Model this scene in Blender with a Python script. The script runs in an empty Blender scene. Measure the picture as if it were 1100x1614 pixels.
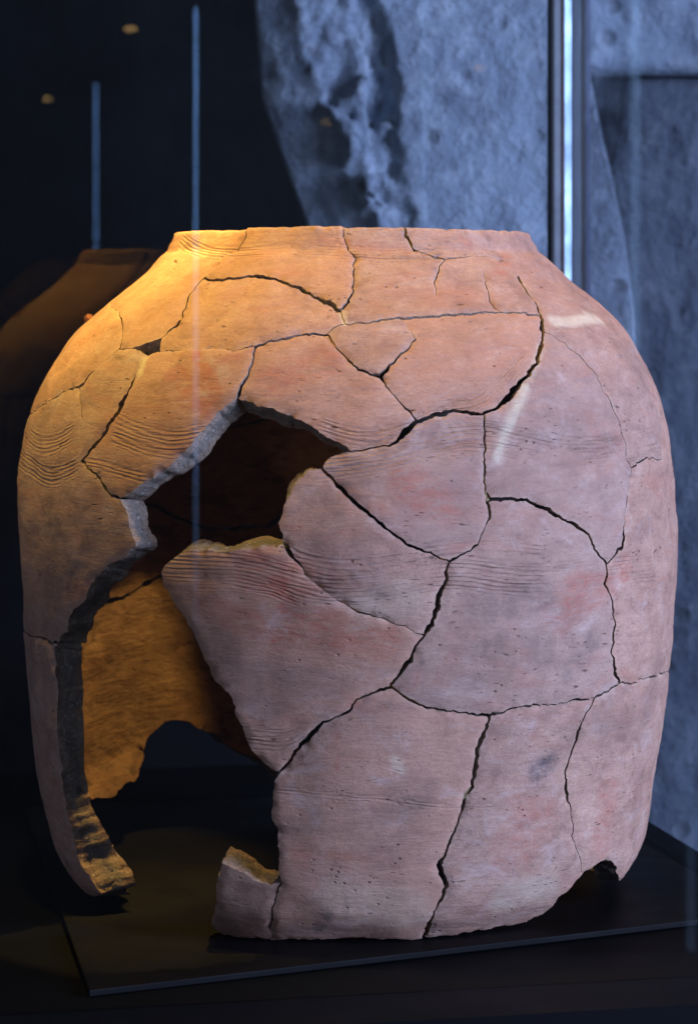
import bpy, math, random
import numpy as np
from mathutils import Vector, Matrix, noise
from mathutils.geometry import delaunay_2d_cdt

U = 0.0005                       # one drawing unit is half a millimetre
sc = bpy.context.scene
col = sc.collection
# ------------------------------------------------------------------ camera
cam = bpy.data.cameras.new('camera')
camo = bpy.data.objects.new('camera', cam)
col.objects.link(camo)
camo.location = (0, -4100*U, 905*U)
camo.rotation_euler = (math.radians(90), 0, 0)
cam.sensor_fit = 'HORIZONTAL'
cam.sensor_width = 24
cam.lens = 24*4100/1100
cam.shift_x = 1/1100
cam.shift_y = -327/1100
cam.clip_start = 0.05
cam.clip_end = 60
cam.dof.use_dof = True
cam.dof.focus_distance = 3720*U
cam.dof.aperture_fstop = 9
sc.camera = camo
# ------------------------------------------------------------------ world, lamps, exposure
world = bpy.data.worlds.new('World')
sc.world = world
world.use_nodes = True
world.node_tree.nodes['Background'].inputs[0].default_value = (0.50, 0.60, 0.9, 1)
world.node_tree.nodes['Background'].inputs[1].default_value = 0.05
sc.view_settings.view_transform = 'Standard'
sc.view_settings.look = 'None'
sc.view_settings.exposure = 0
sc.view_settings.gamma = 1
sc.cycles.max_bounces = 10
sc.cycles.transparent_max_bounces = 24
sc.cycles.caustics_reflective = False
sc.cycles.caustics_refractive = False

def lamp(name, kind, loc, target, power, color, **kw):
    l = bpy.data.lights.new(name, kind)
    l.energy = power
    l.color = color
    for k, v in kw.items():
        setattr(l, k, v)
    o = bpy.data.objects.new(name, l)
    col.objects.link(o)
    o.location = Vector(loc)*U
    d = (Vector(target)-Vector(loc)).normalized()
    o.rotation_euler = d.to_track_quat('-Z', 'Y').to_euler()
    return o

# narrow warm halogen spot in the case top, aimed down through the mouth
lamp('halogen_spot', 'SPOT', (90, -110, 1930), (-430, 40, 380), 40, (1.0, 0.60, 0.13),
     spot_size=math.radians(26.5), spot_blend=0.4, shadow_soft_size=0.008)
# its weaker neighbour, straight down onto the foot of the near wall
lamp('halogen_spot', 'SPOT', (110, 120, 1960), (-330, -230, 60), 34, (1.0, 0.64, 0.16),
     spot_size=math.radians(23), spot_blend=0.8, shadow_soft_size=0.008)
# wide warm spot over the left shoulder
lamp('halogen_spot', 'SPOT', (-470, -470, 2250), (-60, -300, 900), 20, (1.0, 0.70, 0.16),
     spot_size=math.radians(66), spot_blend=1.0, shadow_soft_size=0.015)
# a weaker one over the right rim
lamp('halogen_spot', 'SPOT', (520, 60, 2150), (330, -60, 900), 7, (1.0, 0.52, 0.22),
     spot_size=math.radians(60), spot_blend=1.0, shadow_soft_size=0.02)
# a warm ceiling spot of the gallery, high on the left in front of the case
lamp('gallery_and_fill_spot', 'SPOT', (-1700, -700, 2500), (-380, -160, 1020), 62, (1.0, 0.70, 0.13),
     spot_size=math.radians(23), spot_blend=1.0, shadow_soft_size=0.03)
# warm fill light added in front and above, spreading a peach glow over the upper front
lamp('gallery_and_fill_spot', 'SPOT', (-700, -2900, 3000), (60, -400, 900), 34, (1.0, 0.58, 0.24),
     spot_size=math.radians(17), spot_blend=1.0, shadow_soft_size=0.04)
# the room's daylight: tall window to the right, behind the photographer
lamp('daylight_and_fill', 'AREA', (6100, -3500, 1700), (0, 0, 600), 310, (0.51, 0.62, 1.0),
     shape='RECTANGLE', size=1.1, size_y=1.9)

# weak cool fill light added at the front left, no window known there
lamp('daylight_and_fill', 'AREA', (-4200, -4600, 900), (0, 0, 500), 12, (0.62, 0.72, 1.0),
     shape='RECTANGLE', size=1.4, size_y=1.6)

NUB=(-1.4761, 931.1055)
FILLS=[(9,24,[(0.6475,869.3359),(0.6211,854.5303),(0.5505,824.3202),(0.4823,797.91),(0.4349,782.4152),(0.4029,776.214),(0.3542,780.2802),(0.3062,783.3702),(0.2582,779.0464),(0.2015,770.2216),(0.1643,752.4115),(0.1371,737.4028),(0.0929,730.4463)]),(6,24,[(0.4067,652.8473),(0.4538,654.7413),(0.5143,652.7766),(0.5764,640.8199),(0.6304,626.136),(0.6876,612.9498),(0.7311,599.0446),(0.7477,584.0352),(0.7728,567.7622)]),(7,24,[(0.0692,388.9012),(0.0261,378.3744),(-0.008,360.5304),(-0.0688,346.9557),(-0.1122,324.2507),(-0.1474,305.9108)]),(6,24,[(-0.0229,677.8294),(0.0145,655.9961),(0.0735,634.1003),(0.1069,616.5272),(0.1745,592.5184),(0.2263,583.2566),(0.2612,573.1894)]),(9,24,[(0.3142,179.3831),(0.2867,152.3487),(0.2822,133.633),(0.2963,109.2812),(0.2835,84.9579),(0.2612,52.0029),(0.2572,12.5786)]),(6,24,[(0.7949,1023.4165),(0.7852,990.502),(0.7769,963.9448),(0.7453,939.9481)]),(7,9,[(0.72,907.6245),(0.6734,881.2377),(0.6211,854.5303),(0.5839,839.1809)]),(5,7,[(0.3906,697.316),(0.3918,675.1507),(0.399,652.9611)]),(6,6,[(0.2727,1126.1776),(0.2779,1106.1957),(0.292,1091.7834)]),(7,5,[(-0.7043,862.4899),(-0.7059,845.47),(-0.7113,830.9516),(-0.7154,818.8512)]),(7,5,[(-0.0471,954.1817),(-0.0327,939.2749),(-0.0196,927.5407)]),(5,7,[(0.3659,251.0755),(0.3487,231.5418)]),(5,8,[(-0.171,601.2793),(-0.1679,590.8132)]),(4,6,[(-0.0608,1126.1776),(-0.0577,1109.0056)]),(5,8,[(-0.9635,820.0225),(-0.9789,809.713),(-1.0179,807.1659)])]
PROFILE=[[0.0,0.0,412.0,2.0],[14.6,10.2,422.4,1.9],[29.2,20.5,432.7,1.7],[43.4,30.7,442.6,1.5],[56.3,41.0,450.5,1.3],[68.1,51.2,456.4,1.1],[79.2,61.4,460.6,0.9],[90.0,71.7,464.2,0.6],[100.7,81.9,467.2,0.3],[111.3,92.2,469.8,0.0],[121.8,102.4,472.1,-0.3],[132.3,112.6,474.3,-0.6],[142.7,122.9,476.4,-0.9],[153.1,133.1,478.3,-1.2],[163.5,143.4,480.1,-1.4],[173.9,153.6,481.7,-1.7],[184.2,163.8,483.1,-1.8],[194.6,174.1,484.6,-2.0],[204.9,184.3,486.0,-2.1],[215.2,194.6,487.3,-2.1],[225.6,204.8,488.6,-2.1],[235.9,215.0,489.9,-2.1],[246.2,225.3,491.1,-2.0],[256.5,235.5,492.4,-1.9],[266.8,245.8,493.6,-1.7],[277.1,256.0,494.7,-1.5],[287.4,266.2,495.8,-1.3],[297.7,276.5,496.9,-1.0],[308.0,286.7,497.8,-0.8],[318.3,297.0,498.7,-0.5],[328.6,307.2,499.6,-0.2],[338.8,317.4,500.5,0.0],[349.1,327.7,501.4,0.3],[359.4,337.9,502.3,0.5],[369.7,348.2,503.2,0.7],[380.0,358.4,504.1,0.9],[390.2,368.6,505.0,1.0],[400.5,378.9,505.9,1.2],[410.8,389.1,506.8,1.3],[421.1,399.4,507.7,1.3],[431.4,409.6,508.7,1.3],[441.7,419.8,509.7,1.3],[451.9,430.1,510.8,1.2],[462.2,440.3,511.8,1.1],[472.5,450.6,512.7,1.0],[482.8,460.8,513.6,0.8],[493.1,471.0,514.3,0.6],[503.3,481.3,515.0,0.4],[513.6,491.5,515.6,0.2],[523.8,501.8,516.2,0.0],[534.1,512.0,516.6,-0.2],[544.3,522.2,517.0,-0.3],[554.6,532.5,517.1,-0.5],[564.8,542.7,517.0,-0.7],[575.1,553.0,516.9,-0.9],[585.3,563.2,516.7,-1.1],[595.5,573.5,516.5,-1.3],[605.8,583.7,516.3,-1.5],[616.0,593.9,515.8,-1.7],[626.3,604.2,515.2,-1.8],[636.6,614.4,514.5,-2.0],[646.8,624.7,513.8,-2.1],[657.1,634.9,512.9,-2.2],[667.4,645.1,512.0,-2.3],[677.7,655.4,510.8,-2.3],[688.0,665.6,509.4,-2.3],[698.4,675.9,507.9,-2.3],[708.7,686.1,506.4,-2.2],[719.1,696.3,504.6,-2.0],[729.5,706.6,502.7,-1.9],[740.0,716.8,500.7,-1.7],[750.4,727.1,498.5,-1.5],[761.0,737.3,496.2,-1.2],[771.6,747.5,493.4,-0.9],[782.3,757.8,490.2,-0.7],[793.1,768.0,486.7,-0.4],[804.1,778.3,482.9,-0.2],[815.1,788.5,478.6,0.1],[826.4,798.7,473.9,0.4],[838.0,809.0,468.5,0.7],[849.8,819.2,462.5,1.0],[861.9,829.5,456.2,1.4],[874.2,839.7,449.4,1.9],[886.7,849.9,442.2,2.4],[899.6,860.2,434.3,3.0],[913.1,870.4,425.5,3.7],[927.4,880.7,415.5,4.5],[942.4,890.9,404.6,5.4],[958.0,901.1,392.9,6.2],[973.9,911.4,380.7,7.0],[990.1,921.6,368.1,7.7],[1006.4,931.9,355.4,8.4],[1022.5,942.1,343.0,8.9],[1038.3,952.3,330.9,9.3],[1053.6,962.6,319.6,9.6],[1068.2,972.8,309.2,9.7],[1082.0,983.1,300.0,9.6],[1095.0,993.3,292.0,9.4],[1106.9,1003.5,286.1,9.1],[1118.0,1013.8,281.8,8.7],[1126.2,1021.5,278.9,8.5]]
CRACKS=[[[-0.6182,1126.2,7],[-0.6179,1107.4,7],[-0.6415,1090.7,4],[-0.6909,1072.2,3],[-0.7012,1044.9,3],[-0.7172,1026.1,3]],[[-0.7172,1026.1,3],[-0.7164,993.4,2.5],[-0.6665,949.7,3],[-0.6436,922.9,4],[-0.6714,907.8,4],[-0.6843,899.4,3]],[[-0.7172,1026.1,3],[-0.6022,1022.8,4],[-0.5099,1026.9,3],[-0.4197,1029.6,4],[-0.3211,1019.2,4],[-0.2275,1004.4,4],[-0.1418,988.3,5],[-0.0867,971.0,6],[-0.0471,954.2,5]],[[-0.0471,954.2,5],[-0.0159,973.9,4],[-0.0048,1000.0,3],[-0.0003,1036.2,2.5],[0.0016,1070.4,2],[-0.0196,1079.2,4],[-0.0448,1094.9,2],[-0.0577,1109.0,1.2],[-0.0608,1126.2,1.5]],[[-0.0471,954.2,4],[-0.0327,939.3,1],[-0.0196,927.5,1]],[[-0.6658,875.8,3],[-0.5923,874.0,2],[-0.5344,878.6,1.5],[-0.4162,876.9,2],[-0.3489,875.0,2],[-0.3041,882.7,4],[-0.2514,891.6,3],[-0.1827,903.1,2],[-0.132,909.0,2.5],[-0.08,911.4,4]],[[-0.08,911.4,3],[-0.057,921.2,3],[-0.0196,927.5,2.5]],[[-0.0196,927.5,2.5],[0.1,935.3,2.5],[0.1724,940.6,4],[0.2845,944.5,2.5],[0.3345,948.6,2.2],[0.4894,951.3,2],[0.5737,952.6,2],[0.6859,946.9,2],[0.7453,939.9,2.5]],[[0.8255,1035.3,6],[0.7972,1016.0,6],[0.7852,990.5,3],[0.7769,963.9,3],[0.7453,939.9,4],[0.7287,920.1,6],[0.72,907.6,6]],[[0.72,907.6,5],[0.6734,881.2,6],[0.6211,854.5,8],[0.5505,824.3,9],[0.4823,797.9,8],[0.4349,782.4,8],[0.4029,776.2,9]],[[0.4029,776.2,8],[0.3542,780.3,6],[0.3062,783.4,7],[0.2582,779.0,7],[0.2015,770.2,7],[0.1643,752.4,8],[0.1371,737.4,7],[0.0929,730.4,4],[0.0492,727.0,4],[0.0108,725.3,4]],[[0.4029,776.2,4],[0.3999,750.8,3],[0.3928,715.1,4],[0.3904,679.6,4],[0.399,653.0,5]],[[0.399,653.0,5],[0.4025,630.9,5],[0.3818,609.2,3],[0.3619,591.9,3],[0.3153,579.4,3],[0.2769,568.6,5]],[[0.399,653.0,5],[0.4538,654.7,4],[0.5143,652.8,4],[0.5764,640.8,4],[0.6304,626.1,4],[0.6876,612.9,4],[0.7311,599.0,4],[0.7477,584.0,3],[0.7728,567.8,3],[0.8054,553.8,3]],[[0.8054,553.8,3],[0.8319,561.1,2],[0.8828,577.5,8],[0.8952,600.1,2],[0.9174,627.0,0.8],[0.9281,640.5,1.5],[0.946,663.1,0.8],[0.9677,687.6,1.2]],[[0.9677,687.6,1.2],[0.9513,714.2,1],[0.9488,742.4,1.2],[0.9326,771.2,1],[0.9071,800.8,1.5],[0.8906,831.2,1],[0.8783,847.1,1.8],[0.8419,869.1,1.5],[0.7888,889.6,1],[0.7505,902.7,1],[0.72,907.6,1.2]],[[0.9677,687.6,2],[1.008,695.9,3],[1.079,699.7,2.5],[1.2168,694.9,2]],[[1.7453,1126.2,1],[1.4312,963.9,2.5],[1.2536,889.0,3],[1.2698,854.1,3],[1.2669,821.2,3.5],[1.2609,785.1,3],[1.2649,745.2,3],[1.2168,694.9,2],[1.2468,658.4,1.5],[1.2736,633.4,1.5],[1.6581,562.1,1.5],[2.0944,441.8,1.5],[2.618,401.6,1.5],[3.1416,421.7,1.5]],[[0.2015,770.2,4],[0.1663,788.6,3],[0.1344,807.3,2.5],[0.1039,826.5,3],[0.0949,833.4,6]],[[0.0949,833.4,6],[0.0666,837.4,2],[0.0419,843.4,2.5],[0.0188,851.6,2],[-0.0116,869.2,1.5],[-0.0441,888.6,1],[-0.08,911.4,2]],[[0.0949,833.4,6],[0.1249,851.5,3],[0.1561,867.0,3],[0.1891,883.0,2],[0.2134,899.6,2],[0.2062,915.0,0.8],[0.1876,928.8,1],[0.1724,940.6,4]],[[0.2727,1126.2,6],[0.2779,1106.2,6],[0.292,1091.8,4],[0.3798,1077.3,4],[0.4361,1067.2,4]],[[0.4361,1067.2,2.5],[0.3856,1043.8,1.5],[0.3429,1014.8,2],[0.3251,989.9,0.5]],[[0.4361,1067.2,2.5],[0.5291,1071.5,2],[0.6106,1075.7,1],[0.7137,1076.2,1],[0.8338,1069.0,0.4]],[[0.613,1044.5,0.5],[0.5832,1015.4,1.5],[0.5624,978.4,2],[0.5621,959.7,2],[0.5737,952.6,2]],[[-0.797,878.3,4],[-0.8513,876.8,3],[-0.8725,863.4,3],[-0.9193,839.2,4],[-0.9702,811.8,8],[-1.0337,805.9,3],[-1.0837,798.2,4],[-1.1674,781.8,3],[-1.3713,762.8,2],[-1.8326,743.2,3],[-2.2689,758.6,2],[-2.7053,722.8,2],[-3.1416,763.7,2]],[[-0.8513,876.8,2],[-0.8904,897.3,1.5],[-0.9315,922.0,2],[-1.0723,949.3,1],[-1.4769,976.4,0.4]],[[-0.9702,811.8,1.5],[-0.9397,790.5,1],[-0.8889,762.4,1.5],[-0.8851,734.3,0.4]],[[-0.696,864.7,0.8],[-0.7059,845.5,1],[-0.7113,831.0,3],[-0.7174,814.9,9],[-0.7331,781.9,8],[-0.7733,745.7,8],[-0.818,721.8,6],[-0.8544,702.5,6]],[[-0.8544,702.5,6],[-0.8187,689.5,5],[-0.7888,685.6,5],[-0.7573,672.7,6],[-0.715,655.6,6],[-0.6775,652.0,6]],[[-0.797,878.3,0],[-0.6843,899.4,0]],[[-0.6843,899.4,0],[-0.6658,875.8,0]],[[-0.6658,875.8,0],[-0.696,864.7,0]],[[-0.696,864.7,0],[-0.7346,872.1,0]],[[-0.7346,872.1,0],[-0.797,878.3,0]],[[-0.6775,652.0,0],[-0.6539,657.0,0],[-0.6207,668.5,0],[-0.5678,683.9,0],[-0.5237,699.9,0],[-0.4708,723.1,0],[-0.4362,745.9,0],[-0.3928,769.0,0],[-0.3592,787.6,0],[-0.33,800.0,0]],[[-0.33,800.0,5],[-0.3137,825.8,2],[-0.3045,851.0,1],[-0.3018,866.7,1],[-0.3041,882.7,1.5]],[[-0.33,800.0,0],[-0.2837,794.6,0],[-0.2246,785.6,0],[-0.1677,777.6,0],[-0.1208,766.0,0],[-0.0749,752.7,0],[-0.0299,739.4,0],[0.0108,725.3,0]],[[0.0108,725.3,0],[-0.029,720.0,0],[-0.0549,715.5,0],[-0.0682,703.2,0]],[[-0.0682,703.2,0],[-0.1027,697.8,0],[-0.1317,686.3,0],[-0.1519,668.7,0],[-0.1707,648.4,0],[-0.1776,633.5,0],[-0.188,624.7,0],[-0.1812,616.1,0],[-0.1709,607.4,0],[-0.1712,596.0,0]],[[-0.0682,703.2,4],[-0.0229,677.8,5],[0.0145,656.0,5],[0.0735,634.1,5],[0.1069,616.5,4],[0.1745,592.5,4],[0.2263,583.3,4],[0.2612,573.2,4],[0.2769,568.6,4]],[[-0.1712,596.0,7],[-0.1527,580.4,5],[-0.1291,568.4,2.5],[-0.0992,546.7,0.8],[-0.0492,524.9,0.7],[-0.0073,511.8,0.7],[0.0178,503.0,2],[0.0856,493.9,1],[0.1456,484.6,1.5],[0.1804,470.9,1.5],[0.2033,467.9,2]],[[0.2769,568.6,5],[0.2689,545.0,7],[0.2455,523.3,7],[0.2418,505.6,7],[0.2241,483.7,7],[0.2033,467.9,8],[0.1806,453.1,7],[0.1722,439.8,8],[0.1465,422.2,7],[0.1209,404.6,7],[0.1161,395.7,7]],[[0.1161,395.7,5],[0.0692,388.9,3],[0.0261,378.4,4],[-0.008,360.5,4],[-0.0688,347.0,4],[-0.1122,324.3,6],[-0.1474,305.9,6],[-0.1615,287.7,6],[-0.1923,276.4,6]],[[0.1161,395.7,6],[0.1573,381.9,3],[0.2119,367.7,3],[0.267,362.2,3],[0.3426,354.1,3],[0.4068,352.2,4],[0.4598,358.5,3],[0.5438,360.8,4],[0.6347,358.6,3],[0.7089,357.8,3],[0.7896,360.0,3],[0.8473,366.0,3],[0.9034,374.9,3],[0.9471,371.4,4],[0.994,371.4,2],[1.045,373.8,1],[1.1169,372.1,4],[1.6057,351.4,2],[1.885,401.6,1.5],[2.0944,441.8,1.5]],[[0.9034,374.9,6],[0.8709,392.6,5],[0.8564,421.4,4],[0.8493,449.6,3],[0.8613,463.0,4],[0.8538,486.5,3],[0.8302,507.9,2],[0.8143,520.5,4],[0.8054,553.8,0.6]],[[0.4068,352.2,6],[0.3991,336.2,7],[0.3831,309.6,8],[0.3758,278.1,8],[0.3659,251.1,9],[0.3451,228.9,8],[0.3306,197.3,8],[0.3051,170.4,7],[0.2815,143.1,9],[0.2847,128.8,9],[0.2983,109.2,6],[0.2835,85.0,7],[0.2612,52.0,6],[0.2587,0.0,7]],[[0.7896,360.0,1],[0.7718,342.4,1],[0.7446,320.9,2],[0.7363,302.8,5],[0.7173,276.1,3],[0.7052,253.6,4],[0.71,227.2,5],[0.7292,205.4,2],[0.7429,185.7,1],[0.7497,171.1,3],[0.745,157.2,0.8],[0.7732,136.0,0.8],[0.8203,92.1,1]],[[-0.6775,652.0,0],[-0.6591,638.9,0],[-0.6432,612.4,0],[-0.6203,586.1,0],[-0.6624,566.9,0],[-0.7243,555.8,0],[-0.7789,535.7,0],[-0.8064,520.8,0],[-0.8281,501.5,0],[-0.8947,484.6,0],[-0.9267,469.1,0],[-0.9487,449.2,0],[-1.0066,430.0,0]],[[-1.0066,430.0,4],[-1.0526,425.5,4],[-1.0904,429.0,2],[-1.1586,429.7,2],[-1.2384,422.9,2],[-1.8326,406.7,3],[-1.9805,419.7,3],[-2.1076,427.2,3],[-2.2341,434.4,3],[-2.3802,455.7,3],[-2.5265,483.8,3],[-2.7576,461.9,3],[-3.1416,492.0,3]],[[-1.0066,430.0,0],[-1.0279,419.4,0],[-1.0285,392.8,0],[-1.0242,345.8,0],[-1.0372,297.5,0],[-1.0332,250.1,0],[-1.0553,188.9,0],[-1.0365,163.5,0],[-1.0285,125.0,0],[-1.0141,91.4,0],[-0.9851,67.9,0],[-0.9677,43.8,0],[-1.309,0.0,0],[-1.5708,0.0,0],[-1.6232,88.3,0],[-1.7977,137.7,0],[-1.8042,123.4,0],[-1.8801,121.4,0],[-1.9628,121.3,0],[-2.0389,125.1,0],[-2.1459,126.1,0],[-2.1883,137.1,0],[-2.2323,163.0,0],[-2.2898,194.8,0],[-2.3702,214.1,0],[-2.4027,218.9,0],[-2.497,213.6,0],[-2.566,200.0,0],[-2.6303,173.8,0],[-2.7318,140.1,0],[-2.8197,116.0,0],[-2.9671,35.5,0],[-3.1416,0.0,0]],[[-0.1712,596.0,0],[-0.2182,592.1,0],[-0.2894,586.0,0],[-0.3625,583.9,0],[-0.4385,583.4,0],[-0.4885,573.4,0],[-0.5193,562.0,0],[-0.5345,548.2,0],[-0.5257,530.6,0],[-0.4931,509.1,0],[-0.4655,487.5,0],[-0.4385,465.7,0],[-0.4214,443.7,0],[-0.4042,421.6,0],[-0.3862,404.1,0],[-0.3581,391.4,0],[-0.3303,378.6,0],[-0.3175,365.5,0],[-0.3213,356.4,0],[-0.3029,338.9,0],[-0.2936,321.1,0],[-0.2751,303.6,0],[-0.2382,286.4,0],[-0.2106,277.9,0],[-0.1923,276.4,0]],[[-0.1923,276.4,0],[-0.209,262.5,0],[-0.2117,237.0,0],[-0.2175,205.0,0],[-0.2018,191.5,0],[-0.1992,163.9,0],[-0.2053,135.6,0],[-0.2015,111.9,0]],[[-0.2015,111.9,5],[-0.2282,86.7,3],[-0.2422,65.0,3],[-0.2557,37.6,1.5],[-0.2758,0.0,1.5]],[[-0.2015,111.9,0],[-0.2372,109.1,0],[-0.2855,114.4,0],[-0.3195,122.9,0],[-0.352,131.2,0],[-0.3875,136.5,0],[-0.4041,114.7,0],[-0.4151,94.7,0],[-0.4199,68.6,0],[-0.4582,40.4,0],[-0.4793,25.8,0],[-0.476,9.6,0],[-0.4477,0.0,0],[-0.3863,0.0,0],[-0.2758,0.0,0],[-0.1559,1.3,0],[0.0192,0.2,0],[0.2587,0.0,0],[0.3329,0.0,0],[0.5318,0.0,0],[0.6698,2.3,0],[0.7316,24.3,0],[0.7359,57.1,0],[0.7761,76.2,0],[0.8203,92.1,0],[0.8691,103.2,0],[0.9197,107.8,0],[0.9716,102.3,0],[1.039,86.0,0],[1.0702,70.3,0],[1.1786,44.6,0],[1.7453,0.0,0],[2.0944,0.0,0],[2.4435,0.0,0],[2.7925,0.0,0],[3.1416,0.0,0]],[[-1.8326,743.2,3],[-1.8675,642.2,3],[-1.9199,602.1,3],[-2.2904,593.4,3],[-2.3958,579.8,3],[-2.5338,549.1,3],[-2.6119,536.5,3],[-2.7262,536.5,3],[-2.8368,538.3,3],[-3.002,582.1,3],[-3.1416,622.1,3]],[[-2.6119,536.5,2.5],[-2.5896,520.5,2.5],[-2.5765,498.9,2.5],[-2.5265,483.8,2.5]],[[-2.2689,758.6,2],[-2.1642,899.4,2],[-2.2689,1126.2,2]],[[2.618,1126.2,2],[2.4958,850.8,2],[2.618,672.3,2],[2.6878,522.1,2],[2.618,401.6,2]],[[-3.1416,0.0,3],[-3.1416,220.7,3],[-3.1416,492.0,3],[-3.1416,622.1,3],[-3.1416,763.7,3],[-3.1416,1126.2,3]],[[3.1416,0.0,3],[3.1416,220.7,3],[3.1416,421.7,3],[3.1416,722.8,3],[3.1416,1126.2,3]],[[-3.1416,1126.2,0],[-2.2689,1126.2,0],[-0.6182,1126.2,0],[-0.0608,1126.2,0],[0.2727,1126.2,0],[1.7453,1126.2,0],[2.618,1126.2,0],[3.1416,1126.2,0]]]
GAP=(-0.7166, 879.8874)
COMBS=[(34,6,[(-1.4567,738.8444),(-1.2693,725.5511),(-1.1487,718.8808),(-1.0516,718.4046),(-0.9744,728.6935),(-0.9169,741.1894)]),(30,6,[(-1.4543,695.8915),(-1.1911,684.1338),(-1.0432,672.3703),(-0.9448,678.8953),(-0.8663,692.9577)]),(46,6.5,[(-0.7419,753.6528),(-0.6673,743.7827),(-0.5809,733.2478),(-0.5032,728.0164),(-0.4335,736.0695),(-0.3757,742.0474),(-0.298,733.7982)]),(16,6,[(-0.8443,699.9402),(-0.7652,698.0455),(-0.6851,690.6341),(-0.6122,683.0669),(-0.5462,684.2886)]),(46,6,[(-0.0891,704.0125),(-0.0113,711.1617),(0.0754,715.4858),(0.1456,721.4274),(0.2267,736.0729),(0.3017,749.8387),(0.3784,750.9995),(0.466,736.5883),(0.5698,723.4512),(0.7092,713.8029),(0.8839,719.4343),(1.2167,726.8537)]),(24,6,[(-0.0847,763.3887),(0.0225,743.8522),(0.0929,745.5169),(0.1645,759.5701),(0.2783,788.1535),(0.3983,796.6932),(0.5921,865.353)]),(44,6,[(-0.5402,561.4414),(-0.4392,562.1198),(-0.3444,565.7666),(-0.2543,563.6298),(-0.1848,552.1477),(-0.1167,536.9195),(-0.049,528.4701),(0.0527,533.7199),(0.1555,548.9332),(0.2607,562.6759),(0.3693,552.0807),(0.485,536.1582),(0.59,537.6572),(0.7855,544.5322),(1.1145,539.8644)]),(22,7,[(-0.1577,583.902),(-0.0813,570.3656),(0.0031,565.3212),(0.105,570.2661),(0.1913,580.1099),(0.2618,588.0963),(0.4091,591.0259),(0.5701,580.2824)]),(22,5,[(-0.4405,539.0317),(-0.327,543.1712),(-0.2204,535.9399),(-0.1346,520.0815)]),(34,6,[(-0.3312,326.4847),(-0.2658,324.4766),(-0.1926,322.3185),(-0.1214,337.5683)]),(10,6,[(-0.3791,341.3002),(-0.2657,344.2492),(-0.1396,357.0554)]),(10,6,[(-0.1651,283.1806),(-0.0491,293.3144),(0.0572,293.2703),(0.1658,275.9563)]),(8,6,[(-0.2113,250.6441),(-0.0839,246.0799),(0.096,236.9219),(0.3208,219.6026),(0.4832,218.9465)]),(26,6,[(-1.2152,1111.1494),(-0.804,1079.1799),(-0.5897,1078.0944),(-0.4154,1083.6825),(-0.1221,1083.037),(0.1222,1070.4417),(0.4511,1080.0556),(0.8262,1066.2773)])]
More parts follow.
